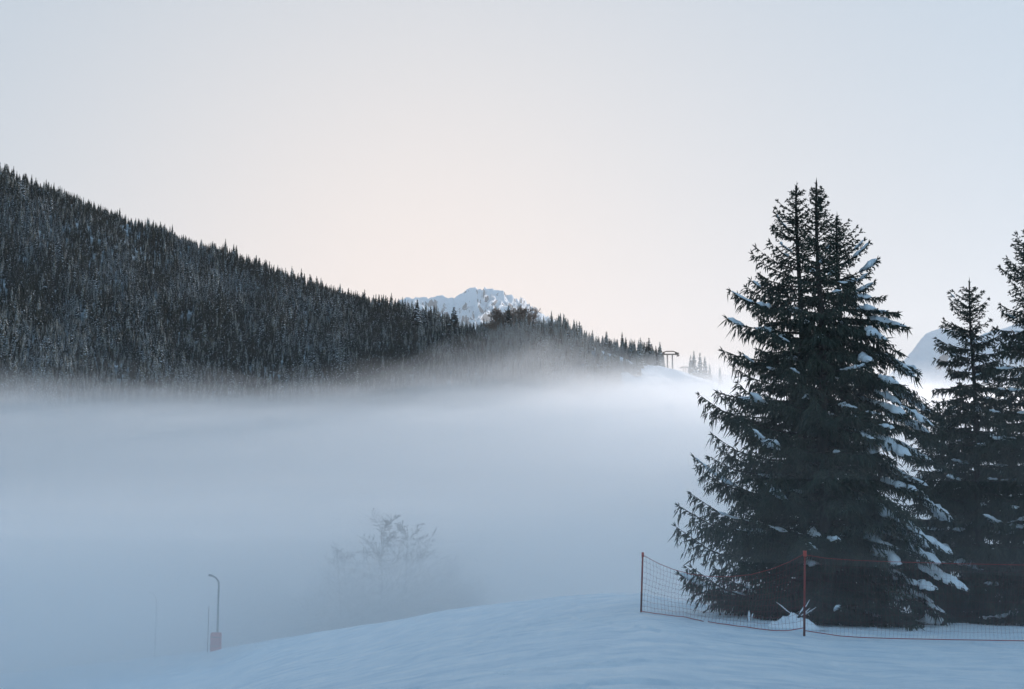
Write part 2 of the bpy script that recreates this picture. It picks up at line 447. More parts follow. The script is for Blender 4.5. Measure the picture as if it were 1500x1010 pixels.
def twig_tree_mesh(name, seed, mats, spread=0.42, stem=0.35, mixed=0.0, thick=0.006, levels=4, keep=1.0):
    """a leafless tree one unit high: stem, limbs and a fan of fine twigs as thin blades"""
    g = np.random.default_rng(seed)
    segs = []
    def grow(p, d, ln, r, lev):
        k = 3
        for _ in range(k):
            q = p + d * ln / k
            segs.append((p, q, r)); p = q; r *= 0.86
            d = d + g.normal(0, 0.06, 3) + np.array([0, 0, 0.03]); d /= np.linalg.norm(d)
            if lev < levels:
                for __ in range(2 if lev else 3):
                    if g.random() < (0.95 if lev < 3 else 0.75) * keep:
                        a = g.normal(0, 1, 3); a -= a.dot(d) * d; a /= np.linalg.norm(a)
                        nd = d * g.uniform(.6, .95) + a * g.uniform(.45, .9) * (spread / 0.42); nd[2] += 0.1; nd /= np.linalg.norm(nd)
                        grow(p, nd, ln * g.uniform(.5, .68), r * 0.55, lev + 1)
    grow(np.array([0, 0, -0.03]), np.array([0, 0, 1.0]), stem, 0.012, 0)
    o = np.array([s[0] for s in segs]); e = np.array([s[1] for s in segs]); r = np.array([max(s[2], thick * .35) for s in segs])
    top = e[:, 2].max(); sc_ = 1.0 / top; o = o * sc_; e = e * sc_
    d = e - o; u = d / (np.linalg.norm(d, axis=1, keepdims=True) + 1e-9)
    ref = np.where(np.abs(u[:, 2:3]) > 0.9, np.array([[1.0, 0, 0]]), np.array([[0, 0, 1.0]]))
    a = np.cross(u, ref); a /= np.linalg.norm(a, axis=1, keepdims=True); b = np.cross(u, a)
    V = []
    for P_, rr in ((o, r), (e, r * .8)):
        for k in range(3):
            w = k * 2.0944
            V.append(P_ + (a * math.cos(w) + b * math.sin(w)) * rr[:, None])
    v = np.stack(V, 1).reshape(-1, 3)
    base = (np.arange(len(o)) * 6)[:, None]
    f = np.concatenate([np.concatenate([base + k, base + (k + 1) % 3, base + 3 + (k + 1) % 3, base + 3 + k], 1) for k in range(3)], 0)
    mi = (np.random.default_rng(seed + 1).random(len(f)) < mixed).astype(int)
    return make_mesh(name, v, f, mats, midx=mi)

dark_protos = [far_spruce_mesh('spruce_shape', 11 + k, snow=s, slim=w) for k, (s, w) in enumerate([(.08, .15), (.22, .17), (.38, .15), (.62, .18)])]
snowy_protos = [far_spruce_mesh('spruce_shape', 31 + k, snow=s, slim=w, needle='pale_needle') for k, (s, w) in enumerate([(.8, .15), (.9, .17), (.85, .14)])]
frost_protos = [twig_tree_mesh('frosty_shape', 51 + k, [M['far_needle'], M['frost_twig']], 0.5, mixed=0.8, thick=0.016) for k in range(3)]
brown_protos = [twig_tree_mesh('brown_shape', 61 + k, [M['brown_twig'], M['frost_twig']], 0.42, mixed=0.2, thick=0.014) for k in range(3)]

def forest():
    g = np.random.default_rng(77)
    n = 38000
    px = g.uniform(-260, 1010, n); s = g.uniform(0.02, 1.06, n)
    # even spacing on the ground: the left and the right are as dense
    keep = (snow_patch(px, s) < 0.5)
    thin = sstep((px - 700) / 220)
    keep &= g.random(n) > thin * np.where(s > .9, .3, .68)
    sparse = fbm(px / 40, s * 8, 71, 3)
    keep &= ~((sparse > 0.55) & (g.random(n) < 0.4))
    px = px[keep]; s = s[keep]
    x, y, z = hill_point(px, s)
    h = 7.2 * (1 + 0.5 * g.normal(0, 0.5, len(px))) * (1 + 0.6 * fbm(px / 45, s * 7, 4, 4))
    h = np.clip(h, 2.5, 14)
    kn = sstep((px - 560) / 260)
    kind = np.where(g.random(len(px)) < 0.12 + 0.75 * kn + 0.45 * sstep((.62 - s) / .35), 4 + g.integers(0, 3, len(px)), np.clip((1.6 + 5.5 * fbm(px / 55, s * 9, 83, 4) + 0.9 * kn + g.normal(0, .9, len(px))).astype(int), 0, 3))
    frost = (g.random(len(px)) < 0.38 * sstep((px - 720) / 150))
    kind = np.where(frost, 7 + g.integers(0, 3, len(px)), kind)
    h = np.where(frost, h * 0.62, h)
    # the added sun-blocking hill out of view is given the same wood
    n2 = 3000
    u2 = g.uniform(-190, 560, n2); w2 = g.uniform(330, 520, n2)
    x2 = CS * u2 + SN * w2; y2 = -SN * u2 + CS * w2; z2 = shade_hill_z(x2, y2)
    x = np.concatenate([x, x2]); y = np.concatenate([y, y2]); z = np.concatenate([z, z2]); px = x
    h = np.concatenate([h, g.uniform(7, 12, n2)]); kind = np.concatenate([kind, g.integers(0, 6, n2)])
    me = bpy.data.meshes.new('forest_points')
    me.vertices.add(len(px)); me.vertices.foreach_set('co', np.stack([x, y, z - 0.3], -1).astype(np.float32).ravel())
    a = me.attributes.new('size', 'FLOAT', 'POINT'); a.data.foreach_set('value', h.astype(np.float32))
    a = me.attributes.new('turn', 'FLOAT', 'POINT'); a.data.foreach_set('value', g.uniform(0, 6.28, len(px)).astype(np.float32))
    a = me.attributes.new('sort', 'INT', 'POINT'); a.data.foreach_set('value', kind.astype(np.int32))
    o = obj('forest', me)
    tag(o, 'dense dark spruce forest dusted with snow covering the steep hillside', 'forest', kind='stuff')
    pc = bpy.data.collections.new('tree_shapes')
    for k, m_ in enumerate(dark_protos + snowy_protos + frost_protos):
        t = bpy.data.objects.new('shape_%02d' % k, m_); pc.objects.link(t)
    gn = bpy.data.node_groups.new('forest', 'GeometryNodeTree')
    gn.interface.new_socket('Geometry', in_out='INPUT', socket_type='NodeSocketGeometry')
    gn.interface.new_socket('Geometry', in_out='OUTPUT', socket_type='NodeSocketGeometry')
    n_ = gn.nodes; l_ = gn.links
    gi = n_.new('NodeGroupInput'); go = n_.new('NodeGroupOutput')
    ip = n_.new('GeometryNodeInstanceOnPoints'); ci = n_.new('GeometryNodeCollectionInfo')
    ci.inputs['Collection'].default_value = pc; ci.inputs['Separate Children'].default_value = True; ci.inputs['Reset Children'].default_value = True
    def attr(nm, dt):
        q = n_.new('GeometryNodeInputNamedAttribute'); q.data_type = dt; q.inputs['Name'].default_value = nm; return q.outputs['Attribute']
    cx = n_.new('ShaderNodeCombineXYZ'); l_.new(attr('turn', 'FLOAT'), cx.inputs['Z'])
    er = n_.new('FunctionNodeEulerToRotation'); l_.new(cx.outputs[0], er.inputs[0])
    ip.inputs['Pick Instance'].default_value = True
    l_.new(gi.outputs[0], ip.inputs['Points']); l_.new(ci.outputs[0], ip.inputs['Instance'])
    l_.new(attr('sort', 'INT'), ip.inputs['Instance Index']); l_.new(er.outputs[0], ip.inputs['Rotation']); l_.new(attr('size', 'FLOAT'), ip.inputs['Scale'])
    l_.new(ip.outputs[0], go.inputs[0])
    md = o.modifiers.new('forest', 'NODES'); md.node_group = gn
forest()

def ridge_trees():
    """the trees whose tips stand against the sky, each one an object"""
    g = np.random.default_rng(91)
    x_ = -6.0
    while x_ < 968:
        if x_ < 560: gap = g.uniform(4.5, 9.5)
        elif x_ < 740: gap = g.uniform(4.5, 9)
        else: gap = g.uniform(5, 10)
        x_ += gap
        for kk in range(1):
            s = 1.0 - g.uniform(0, 0.03)
            if x_ < 740: h = g.uniform(4.5, 8.0) + (g.random() < .15) * 2; protos = dark_protos
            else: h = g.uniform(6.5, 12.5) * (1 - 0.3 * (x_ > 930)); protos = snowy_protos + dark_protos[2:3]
            if 835 < x_ < 900 and g.random() < .5: h *= 1.15
            if 905 < x_ < 935 and g.random() < .5: continue
            x, y, z = hill_point(x_, s)
            o = obj('spruce_tree', protos[g.integers(0, len(protos))], loc=(float(x), float(y), float(z) - 0.4))
            wide = g.uniform(.9, 1.25)
            o.scale = (h * wide, h * wide, h); o.rotation_euler = (0, 0, g.uniform(0, 6.28))
            if x_ < 560: lb, gr = 'dark pointed spruce tip along the long ridgeline left of the far peak', 'spruces along the left ridgeline'
            elif x_ < 740: lb, gr = 'dark spruce on the ridgeline in front of the snowy far peak', 'spruces in front of the far peak'
            else: lb, gr = 'hazy backlit spruce on the knoll between the far peak and the lift tower', 'backlit spruces on the knoll'
            tag(o, lb, 'tree', gr)
ridge_trees()

def single_far_trees():
    g = np.random.default_rng(17)
    def put(name, me, px, base_row, top_row, Y, wide, lb, cat, gr):
        p = P(px, base_row, Y); q = P(px, top_row, Y); h = q[2] - p[2]
        o = obj(name, me, loc=tuple(p)); o.scale = (h * wide, h * wide, h); o.rotation_euler = (0, 0, g.uniform(0, 6.28))
        tag(o, lb, cat, gr); return o
    # brown leafless trees by the far peak
    for px, b, t, w in [(727, 490, 449, 1.2), (739, 490, 446, 1.3), (752, 490, 452, 1.2), (763, 492, 444, 1.3), (776, 492, 450, 1.1)]:
        put('bare_tree', brown_protos[int(px) % 3], px, b, t, 765, w, 'brown leafless tree catching light on the ridge right of the far peak', 'tree', 'brown bare trees on the ridge')
    # taller marked spruces
    put('spruce_tree', dark_protos[1], 745, 484, 446, 752, 1.3, 'dark spruce among the brown bare trees on the ridge', 'tree', None)
    put('spruce_tree', dark_protos[3], 611, 475, 438, 790, 1.4, 'tallest dark spruce just left of the far peak', 'tree', None)
    put('spruce_tree', dark_protos[3], 665, 490, 449, 780, 1.7, 'broad dark spruce in front of the middle of the far peak', 'tree', None)
    # pale trees beyond the lift tower
    for px, b, t, w in [(1012, 556, 520, 1.1), (1017, 556, 514, 1.2), (1026, 558, 516, 1.2), (1033, 558, 522, 1.1), (1040, 560, 533, 1.2), (1055, 566, 536, 1.3)]:
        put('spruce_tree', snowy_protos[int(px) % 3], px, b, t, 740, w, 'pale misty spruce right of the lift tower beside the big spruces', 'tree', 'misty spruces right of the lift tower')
    # small trees beside the snow edge
    for px, b, t in [(942, 536, 500), (951, 536, 494), (955, 536, 503), (961, 537, 506)]:
        put('spruce_tree', dark_protos[(int(px)) % 4], px, b, t, 685, 1.1, 'narrow spruce at the right end of the wood above the open snow', 'tree', 'spruces at the right end of the wood')
single_far_trees()

# ------------------------------------------------------------------ lift towers on the snow ridge
def box(bm_v, bm_f, c, sx, sy, sz):
    b = len(bm_v)
    for dz in (-1, 1):
        for dx, dy in ((-1, -1), (1, -1), (1, 1), (-1, 1)):
            bm_v.append((c[0] + dx * sx / 2, c[1] + dy * sy / 2, c[2] + dz * sz / 2))
    for q in ((0, 3, 2, 1), (4, 5, 6, 7), (0, 1, 5, 4), (1, 2, 6, 5), (2, 3, 7, 6), (3, 0, 4, 7)):
        bm_f.append([b + i for i in q])
def box_mesh(name, boxes, mat):
    v, f = [], []
    for b in boxes: box(v, f, *b)
    return make_mesh(name, np.array(v), np.array(f), [mat])

def tube_mesh(name, pts, rad, mat, sides=8, caps=True, smooth=True):
    pts = [np.array(p, float) for p in pts]; n = len(pts)
    if np.isscalar(rad): rad = [rad] * n
    v = []; f = []
    prev = None
    for i, p in enumerate(pts):
        d = pts[min(i + 1, n - 1)] - pts[max(i - 1, 0)]; d /= np.linalg.norm(d) + 1e-9
        ref = np.array([1.0, 0, 0]) if abs(d[0]) < 0.8 else np.array([0, 1.0, 0])
        if prev is not None: ref = prev
        a = ref - ref.dot(d) * d; a /= np.linalg.norm(a); prev = a; b = np.cross(d, a)
        for k in range(sides):
            w = 2 * math.pi * k / sides
            v.append(p + (a * math.cos(w) + b * math.sin(w)) * rad[i])
    for i in range(n - 1):
        for k in range(sides):
            k2 = (k + 1) % sides
            f.append([i * sides + k, i * sides + k2, (i + 1) * sides + k2, (i + 1) * sides + k])
    fs = [np.array(f)]
    if caps:
        v.append(pts[0]); v.append(pts[-1]); c0, c1 = len(v) - 2, len(v) - 1
        fs.append(np.array([[c0, (k + 1) % sides, k] for k in range(sides)] + [[c1, (n - 1) * sides + k, (n - 1) * sides + (k + 1) % sides] for k in range(sides)]))
    return make_mesh(name, np.array(v), fs, [mat], smooth=smooth)

def lift_tower(px, base_row, top_row, Y, lb, small=False):
    p = P(px, base_row, Y); h = P(px, top_row, Y)[2] - p[2]
    t = empty('lift_tower', tuple(p)); tag(t, lb, 'lift tower')
    w = h * 0.14
    for s in (-1, 1):
        obj('leg', tube_mesh('leg', [(s * w, 0, -2.0), (s * w, 0, h * 0.80)], [h * .045, h * .038], M['tower'], 8), t)
    obj('crossbeam', box_mesh('crossbeam', [((0, 0, h * .83), h * .95, h * .07, h * .07)], M['tower']), t)
    for s in (-1, 1):
        obj('arm', box_mesh('arm', [((s * h * .40, 0, h * .89), h * .22, h * .22, h * .05)], M['tower']), t)
        obj('wheel_carriage', box_mesh('wheel_carriage', [((s * h * .46, 0, h * .76), h * .10, h * .5, h * .06)], M['tower']), t)
    obj('head_frame', tube_mesh('head_frame', [(-h * .40, 0, h * .92), (-h * .2, 0, h * 1.0), (h * .2, 0, h * 1.0), (h * .40, 0, h * .92)], h * .03, M['tower'], 6), t)
lift_tower(981.5, 541, 515, 692, 'tall lift tower with two legs and a crossbeam on the snowy ridge')
lift_tower(1003, 549, 537, 745, 'smaller lift tower with a crossbeam farther along the snowy ridge, beside pale trees')

# ------------------------------------------------------------------ near spruces
def spruce(name, px, top_row, Y, rad_left, rad_right, seed, label, snow_bias=0.3, snow_side=None, whorl=0.33, up_left=0.24, droop_right=-0.42,
           trunk_r=0.2, front=0.8, airy=1.0, group=None, twig=1.0, snow_rows=(380, 920)):
    """rad_left / rad_right: [(row, half-width px)] of the crown as it shows from the piste"""
    g = np.random.default_rng(seed)
    m_px = Y / F
    top = P(px, top_row, Y)
    gz = float(ground_z(top[0], Y)) - 0.15
    H = top[2] - gz
    root = empty(name, (float(top[0]), Y, gz)); tag(root, label, 'tree', group)
    def z2row(z): return top_row + (H - z) / m_px
    rl = np.array(rad_left, float); rr = np.array(rad_right, float)
    limbs = []      # (points (8,3), L)
    OR, DI, RA = [], [], []
    z = H - 0.42
    idx = 0
    while z > 0.35:
        f = (H - z) / H
        nb = 4 if z > H - 1.2 else (5 if f < 0.45 else 6)
        a0 = g.uniform(0, 6.28)
        for j in range(nb):
            az = a0 + 2 * math.pi * (j + g.uniform(-.3, .3)) / nb
            if f > .22 and g.random() < (.26 if math.sin(az) < -.2 else .08) * airy: continue      # lost and broken boughs let the light through
            zz = z + g.uniform(-.14, .14) * (0.5 if z > H - 1.5 else 1)
            row = z2row(zz)
            wl = np.interp(row, rl[:, 0], rl[:, 1]); wr = np.interp(row, rr[:, 0], rr[:, 1])
            if f > .16:      # the outline is met by the tips, which sit above or below the foot of the bough
                wl = np.interp(row - up_left * wl, rl[:, 0], rl[:, 1]); wr = np.interp(row - droop_right * wr * .8, rr[:, 0], rr[:, 1])
            c = math.cos(az)
            side = wr if c > 0 else wl
            full = 0.5 * (wl + wr) * front
            rad = (abs(c) ** 0.8 * side + (1 - abs(c) ** 0.8) * max(full, 0.55 * max(wl, wr))) * m_px
            Lb = rad * g.choice([g.uniform(.74, .92), g.uniform(.9, 1.06)], p=[.45, .55])
            Lb = max(Lb, 0.16)
            if f < 0.13: a_, b_ = 0.42, 0.22
            elif f < 0.3: a_, b_ = 0.35, 0.15
            else: a_, b_ = 0.02, 0.0
            k = (c + 1) / 2
            if f >= 0.13:
                wgt = sstep((f - 0.13) / 0.2)
                b_ = b_ * (1 - wgt) + wgt * ((1 - k) * up_left + k * droop_right) + g.normal(0, 0.07)
                a_ = a_ * (1 - wgt) + wgt * g.normal(0.0, 0.06)
            t = np.linspace(0, 1, 9)
            bend = g.normal(0, 0.08)
            X = Lb * t * math.cos(az) + bend * Lb * t * t * -math.sin(az)
            Yy = Lb * t * math.sin(az) + bend * Lb * t * t * math.cos(az)
            Z = zz + Lb * (a_ * t + b_ * t * t) + 0.10 * Lb * np.maximum(t - .75, 0) * 2
            # keep the lowest boughs out of the snow
            Z = np.maximum(Z, 0.18 + 0.1 * t)
            pts = np.stack([X, Yy, Z], 1)
            limbs.append((pts, Lb, az, zz, f))
        z -= whorl * (0.5 + 0.72 * min(1, f * 2.2)) * g.uniform(.75, 1.25)
    def along(pts, s):
        q = np.clip(s, 0, 1) * 8; i = np.minimum(q.astype(int), 7); w = (q - i)[:, None]
        return pts[i] * (1 - w) + pts[i + 1] * w
    for pts, Lb, az, zz, f in limbs:
        fwd = pts[-1] - pts[-3]; fwd /= np.linalg.norm(fwd)
        hd = np.array([math.cos(az), math.sin(az), 0]); sd_ = np.array([-math.sin(az), math.cos(az), 0])
        step = 0.105 / twig; full_ = g.uniform(.7, 1.1) * (1 if f < .4 else .85); small = min(1.0, 0.42 + Lb * 0.45)
        nl = max(5, int(Lb / step))
        S = np.clip(np.linspace(0.10, 0.99, nl) + g.uniform(-.02, .02, nl), 0.05, 0.995)
        base = along(pts, S)
        # twigs on the limb itself, pointing forward
        nf = max(6, int(Lb / 0.030 * twig))
        s1 = g.uniform(.12, 1, nf); p1 = along(pts, s1)
        d1 = hd * g.uniform(.3, 1, (nf, 1)) + sd_ * g.normal(0, .55, (nf, 1)) + np.array([0, 0, 1.0]) * g.normal(-.1 + 0.3 * (f < .2), .35, (nf, 1))
        d1 /= np.linalg.norm(d1, axis=1, keepdims=True)
        OR.append(p1); DI.append(d1 * g.uniform(.08, .19, (nf, 1)) * small); RA.append(g.uniform(.015, .027, nf) * (.5 + .5 * small))
        # bough tip
        nt_ = 6
        d2 = fwd[None] + g.normal(0, .35, (nt_, 3)); d2 /= np.linalg.norm(d2, axis=1, keepdims=True)
        OR.append(np.repeat(pts[-1][None], nt_, 0)); DI.append(d2 * g.uniform(.10, .2, (nt_, 1)) * small); RA.append(g.uniform(.013, .022, nt_))
        # laterals
        for q in range(nl):
            s = S[q]
            ll = (0.40 * Lb * (1 - s) ** 0.75 * min(1, s * 3 + .25) + 0.10) * g.uniform(.6, 1.2)
            ll = min(ll, 1.45)
            for sg in (-1, 1):
                if g.random() < (.15 if f < .4 else .28): continue
                ld = hd * g.uniform(.45, .95) + sd_ * sg * g.uniform(.6, 1.0)
                ld /= np.linalg.norm(ld)
                dz = (-0.28 if f > .15 else 0.12) + g.normal(0, .1)
                m_ = max(3, int(ll / 0.036 * twig * full_))
                u = g.uniform(.08, 1, m_)
                o_ = base[q][None] + ld[None] * (u * ll)[:, None] + np.array([0, 0, 1.0])[None] * (dz * ll * u * u)[:, None]
                hang = min(1.0, max(0.0, (f - .08) * 4))
                dn = np.array([0, 0, -1.0])[None] * hang * g.uniform(.5, 1.5, (m_, 1)) + ld[None] * g.uniform(.15, .8, (m_, 1)) + g.normal(0, .22, (m_, 3))
                dn /= np.linalg.norm(dn, axis=1, keepdims=True)
                ln = g.uniform(.07, .16, m_) * small + hang * g.random(m_) ** 3 * 0.34 * min(1, Lb / 1.6)
                OR.append(o_); DI.append(dn * ln[:, None]); RA.append(g.uniform(.014, .026, m_) * (.5 + .5 * small))
                # the lateral's own shoot
                OR.append(base[q][None]); DI.append((ld * ll + np.array([0, 0, dz * ll]))[None]); RA.append(np.array([.014]))
    # leader
    nL = 26
    zl = H - .04 - 1.0 * g.random(nL) ** .8; al = g.uniform(0, 6.28, nL)
    OR.append(np.stack([zl * 0, zl * 0, zl], 1)); dd = np.stack([np.cos(al) * .8, np.sin(al) * .8, np.full(nL, .75)], 1)
    DI.append(dd * (g.uniform(.05, .10, (nL, 1)) + .10 * (H - zl)[:, None])); RA.append(np.full(nL, .013))
    OR.append(np.array([[0, 0, H - .35]])); DI.append(np.array([[0, 0, .42]])); RA.append(np.array([.024]))
    O = np.concatenate(OR); D_ = np.concatenate(DI); r_ = np.concatenate(RA)
    # keep everything above the snow
    low = (O[:, 2] + D_[:, 2]) < 0.03
    D_[low, 2] = 0.03 - O[low, 2]
    v, fc = spindle_arrays(O, D_, r_)
    obj('crown', make_mesh('crown', v, fc, [M['needle']]), root)
    # trunk and limbs
    zt = np.linspace(-0.4, H - .1, 16)
    tp = [(0.05 * math.sin(zz_ * .9 + seed), 0.05 * math.cos(zz_ * .7 + seed), zz_) for zz_ in zt]
    obj('trunk', tube_mesh('trunk', tp, [trunk_r * (1 - .96 * max(0, zz_) / H) + .012 for zz_ in zt], M['bark'], 10), root)
    LV = []; LF = []
    for pts, Lb, az, zz, f in limbs:
        r0 = 0.012 + 0.012 * Lb
        hd = np.array([math.cos(az), math.sin(az), 0]); sdv = np.array([-math.sin(az), math.cos(az), 0]); upv = np.array([0, 0, 1.0])
        b = len(LV)
        for i_, p_ in enumerate(pts):
            rr_ = r0 * (1 - .85 * i_ / 8)
            for k in range(4):
                w = k * math.pi / 2
                LV.append(p_ + (sdv * math.cos(w) + upv * math.sin(w)) * rr_)
        for i_ in range(8):
            for k in range(4):
                LF.append([b + i_ * 4 + k, b + i_ * 4 + (k + 1) % 4, b + i_ * 4 + 4 + (k + 1) % 4, b + i_ * 4 + 4 + k])
    obj('limbs', make_mesh('limbs', np.array(LV), np.array(LF), [M['bark']]), root)
    # snow
    for pts, Lb, az, zz, f in limbs:
        if Lb < 0.7: continue
        c, s_ = math.cos(az), math.sin(az)
        row = z2row(zz)
        if not (snow_rows[0] < row < snow_rows[1]): continue
        pr = snow_bias
        if snow_side is not None: pr = snow_bias * 0.25 + snow_side * max(0, c * 0.85 - s_ * 0.35)
        if s_ > 0.55: pr *= 0.3
        if g.random() > pr: continue
        heavy = (snow_side is not None and c > 0.25)
        for rep in range(g.integers(1, 4)):
            s0 = g.uniform(.25, .8); s1 = min(1.0, s0 + g.uniform(.18, .42) * (1.5 if heavy else .8))
            nseg = 14; sides = 10
            t = np.linspace(0, 1, nseg); c0 = along(pts, s0 + (s1 - s0) * t)
            off = g.uniform(-.18, .18) * (1 if heavy else .5)
            sdv = np.array([-s_, c, 0])
            wv = (g.uniform(.13, .25) if heavy else g.uniform(.06, .13)) * min(1, Lb / 2.6 + .12)
            hv = wv * g.uniform(.6, .85)
            V = []
            prof = np.sin(np.pi * np.clip(t, 0.0, 1.0)) ** 0.45
            for i_ in range(nseg):
                e = max(prof[i_], 0.02) * (1 + 1.1 * float(vnoise(t[i_] * 5.5 + seed + zz * 3 + rep * 5, az * 3, 5))); wig = wv * 1.1 * float(vnoise(t[i_] * 4 + zz * 5, az + rep, 15))
                for k in range(sides):
                    w = 2 * math.pi * k / sides
                    bump_ = 1 + 0.8 * float(vnoise(t[i_] * 9 + zz * 7, math.cos(w) * 1.6 + az + 3, 6))
                    x_ = math.cos(w) * wv * e * bump_; h_ = math.sin(w) * hv * e * bump_
                    if h_ < 0: h_ *= 0.5
                    h_ -= 0.4 * abs(x_)
                    V.append(c0[i_] + sdv * (x_ + wig + off * Lb * .3) + np.array([0, 0, h_ + hv * .45 - abs(off) * Lb * .06]))
            V = np.array(V)
            Fq = [[i_ * sides + k, i_ * sides + (k + 1) % sides, (i_ + 1) * sides + (k + 1) % sides, (i_ + 1) * sides + k] for i_ in range(nseg - 1) for k in range(sides)]
            obj('snow_clump', make_mesh('snow_clump', V, np.array(Fq), [M['snow']], smooth=True), root)
    return root, len(r_)

cnt = 0
AL = [(262, 3), (285, 9), (300, 14), (310, 32), (330, 36), (350, 46), (385, 62), (400, 90), (440, 98), (510, 112), (560, 132), (600, 148), (640, 165), (690, 196), (755, 226), (812, 246), (850, 240), (870, 205), (900, 130), (930, 60)]
AR = [(262, 3), (290, 8), (310, 12), (340, 18), (400, 34), (600, 80), (900, 105)]
r_, n1 = spruce('spruce_tree', 1167, 268, 40.2, AL, AR, 101, 'left of the three joined tall spruces, long boughs rising towards the left net pole', snow_bias=.42, trunk_r=.2, snow_rows=(330, 925))
BL = [(262, 3), (290, 8), (310, 12), (340, 20), (400, 40), (500, 75), (600, 100), (750, 140), (930, 150)]
BR = [(262, 3), (290, 11), (310, 18), (340, 30), (400, 46), (500, 80), (600, 100), (750, 140), (930, 150)]
r_, n2 = spruce('spruce_tree', 1196, 262, 39.4, BL, BR, 202, 'tallest middle spruce of the three joined behind the right net pole', snow_bias=.34, trunk_r=.22, front=1.05)
CL = [(312, 3), (360, 18), (450, 50), (600, 95), (900, 130)]
CR = [(312, 3), (326, 12), (350, 24), (385, 44), (415, 52), (460, 60), (485, 88), (540, 114), (600, 142), (660, 150), (720, 160), (800, 172), (880, 180), (930, 150)]
r_, n3 = spruce('spruce_tree', 1226, 312, 40.6, CL, CR, 303, 'right of the three joined spruces, its drooping right boughs loaded with thick snow', snow_bias=.3, snow_side=1.0, trunk_r=.18, up_left=.1, droop_right=-.46)
DL = [(408, 2), (430, 11), (455, 36), (480, 30), (505, 56), (540, 58), (580, 62), (620, 76), (700, 96), (800, 120), (930, 140)]
DR = [(408, 2), (430, 11), (455, 26), (480, 24), (505, 44), (560, 52), (620, 66), (700, 82), (930, 120)]
r_, n4 = spruce('spruce_tree', 1420, 408, 46.0, DL, DR, 404, 'small slender spruce with a thin pointed top in front of the right mountain', snow_bias=.3, trunk_r=.15, up_left=-.02, droop_right=-.15, twig=1.05, whorl=.33, airy=0)
EL = [(345, 4), (370, 36), (385, 46), (430, 50), (450, 44), (500, 62), (560, 70), (620, 88), (700, 100), (930, 150)]
r_, n5 = spruce('spruce_tree', 1513, 348, 43.0, EL, EL, 505, 'dark spruce cut off by the right edge of the frame, flat snow on its boughs', snow_bias=.5, trunk_r=.19, up_left=.0, droop_right=-.1, twig=1.05, whorl=.33, airy=0, snow_rows=(470, 900))
GL = [(560, 5), (610, 48), (700, 75), (800, 100), (930, 120)]
r_, n6 = spruce('spruce_tree', 1376, 590, 48.0, GL, GL, 606, 'low spruce half hidden between the snow laden spruce and the slender one', snow_bias=.3, trunk_r=.12, up_left=-.1, droop_right=-.2, twig=.9, whorl=.36, airy=0)
HL = [(520, 5), (590, 52), (700, 75), (800, 100), (930, 125)]
r_, n7 = spruce('spruce_tree', 1462, 530, 50.0, HL, HL, 707, 'dim spruce in the shade behind the slender one and the one at the frame edge', snow_bias=.35, trunk_r=.14, up_left=-.1, droop_right=-.2, twig=.9, whorl=.36, airy=0)
print('twigs', n1, n2, n3, n4, n5, n6, n7)

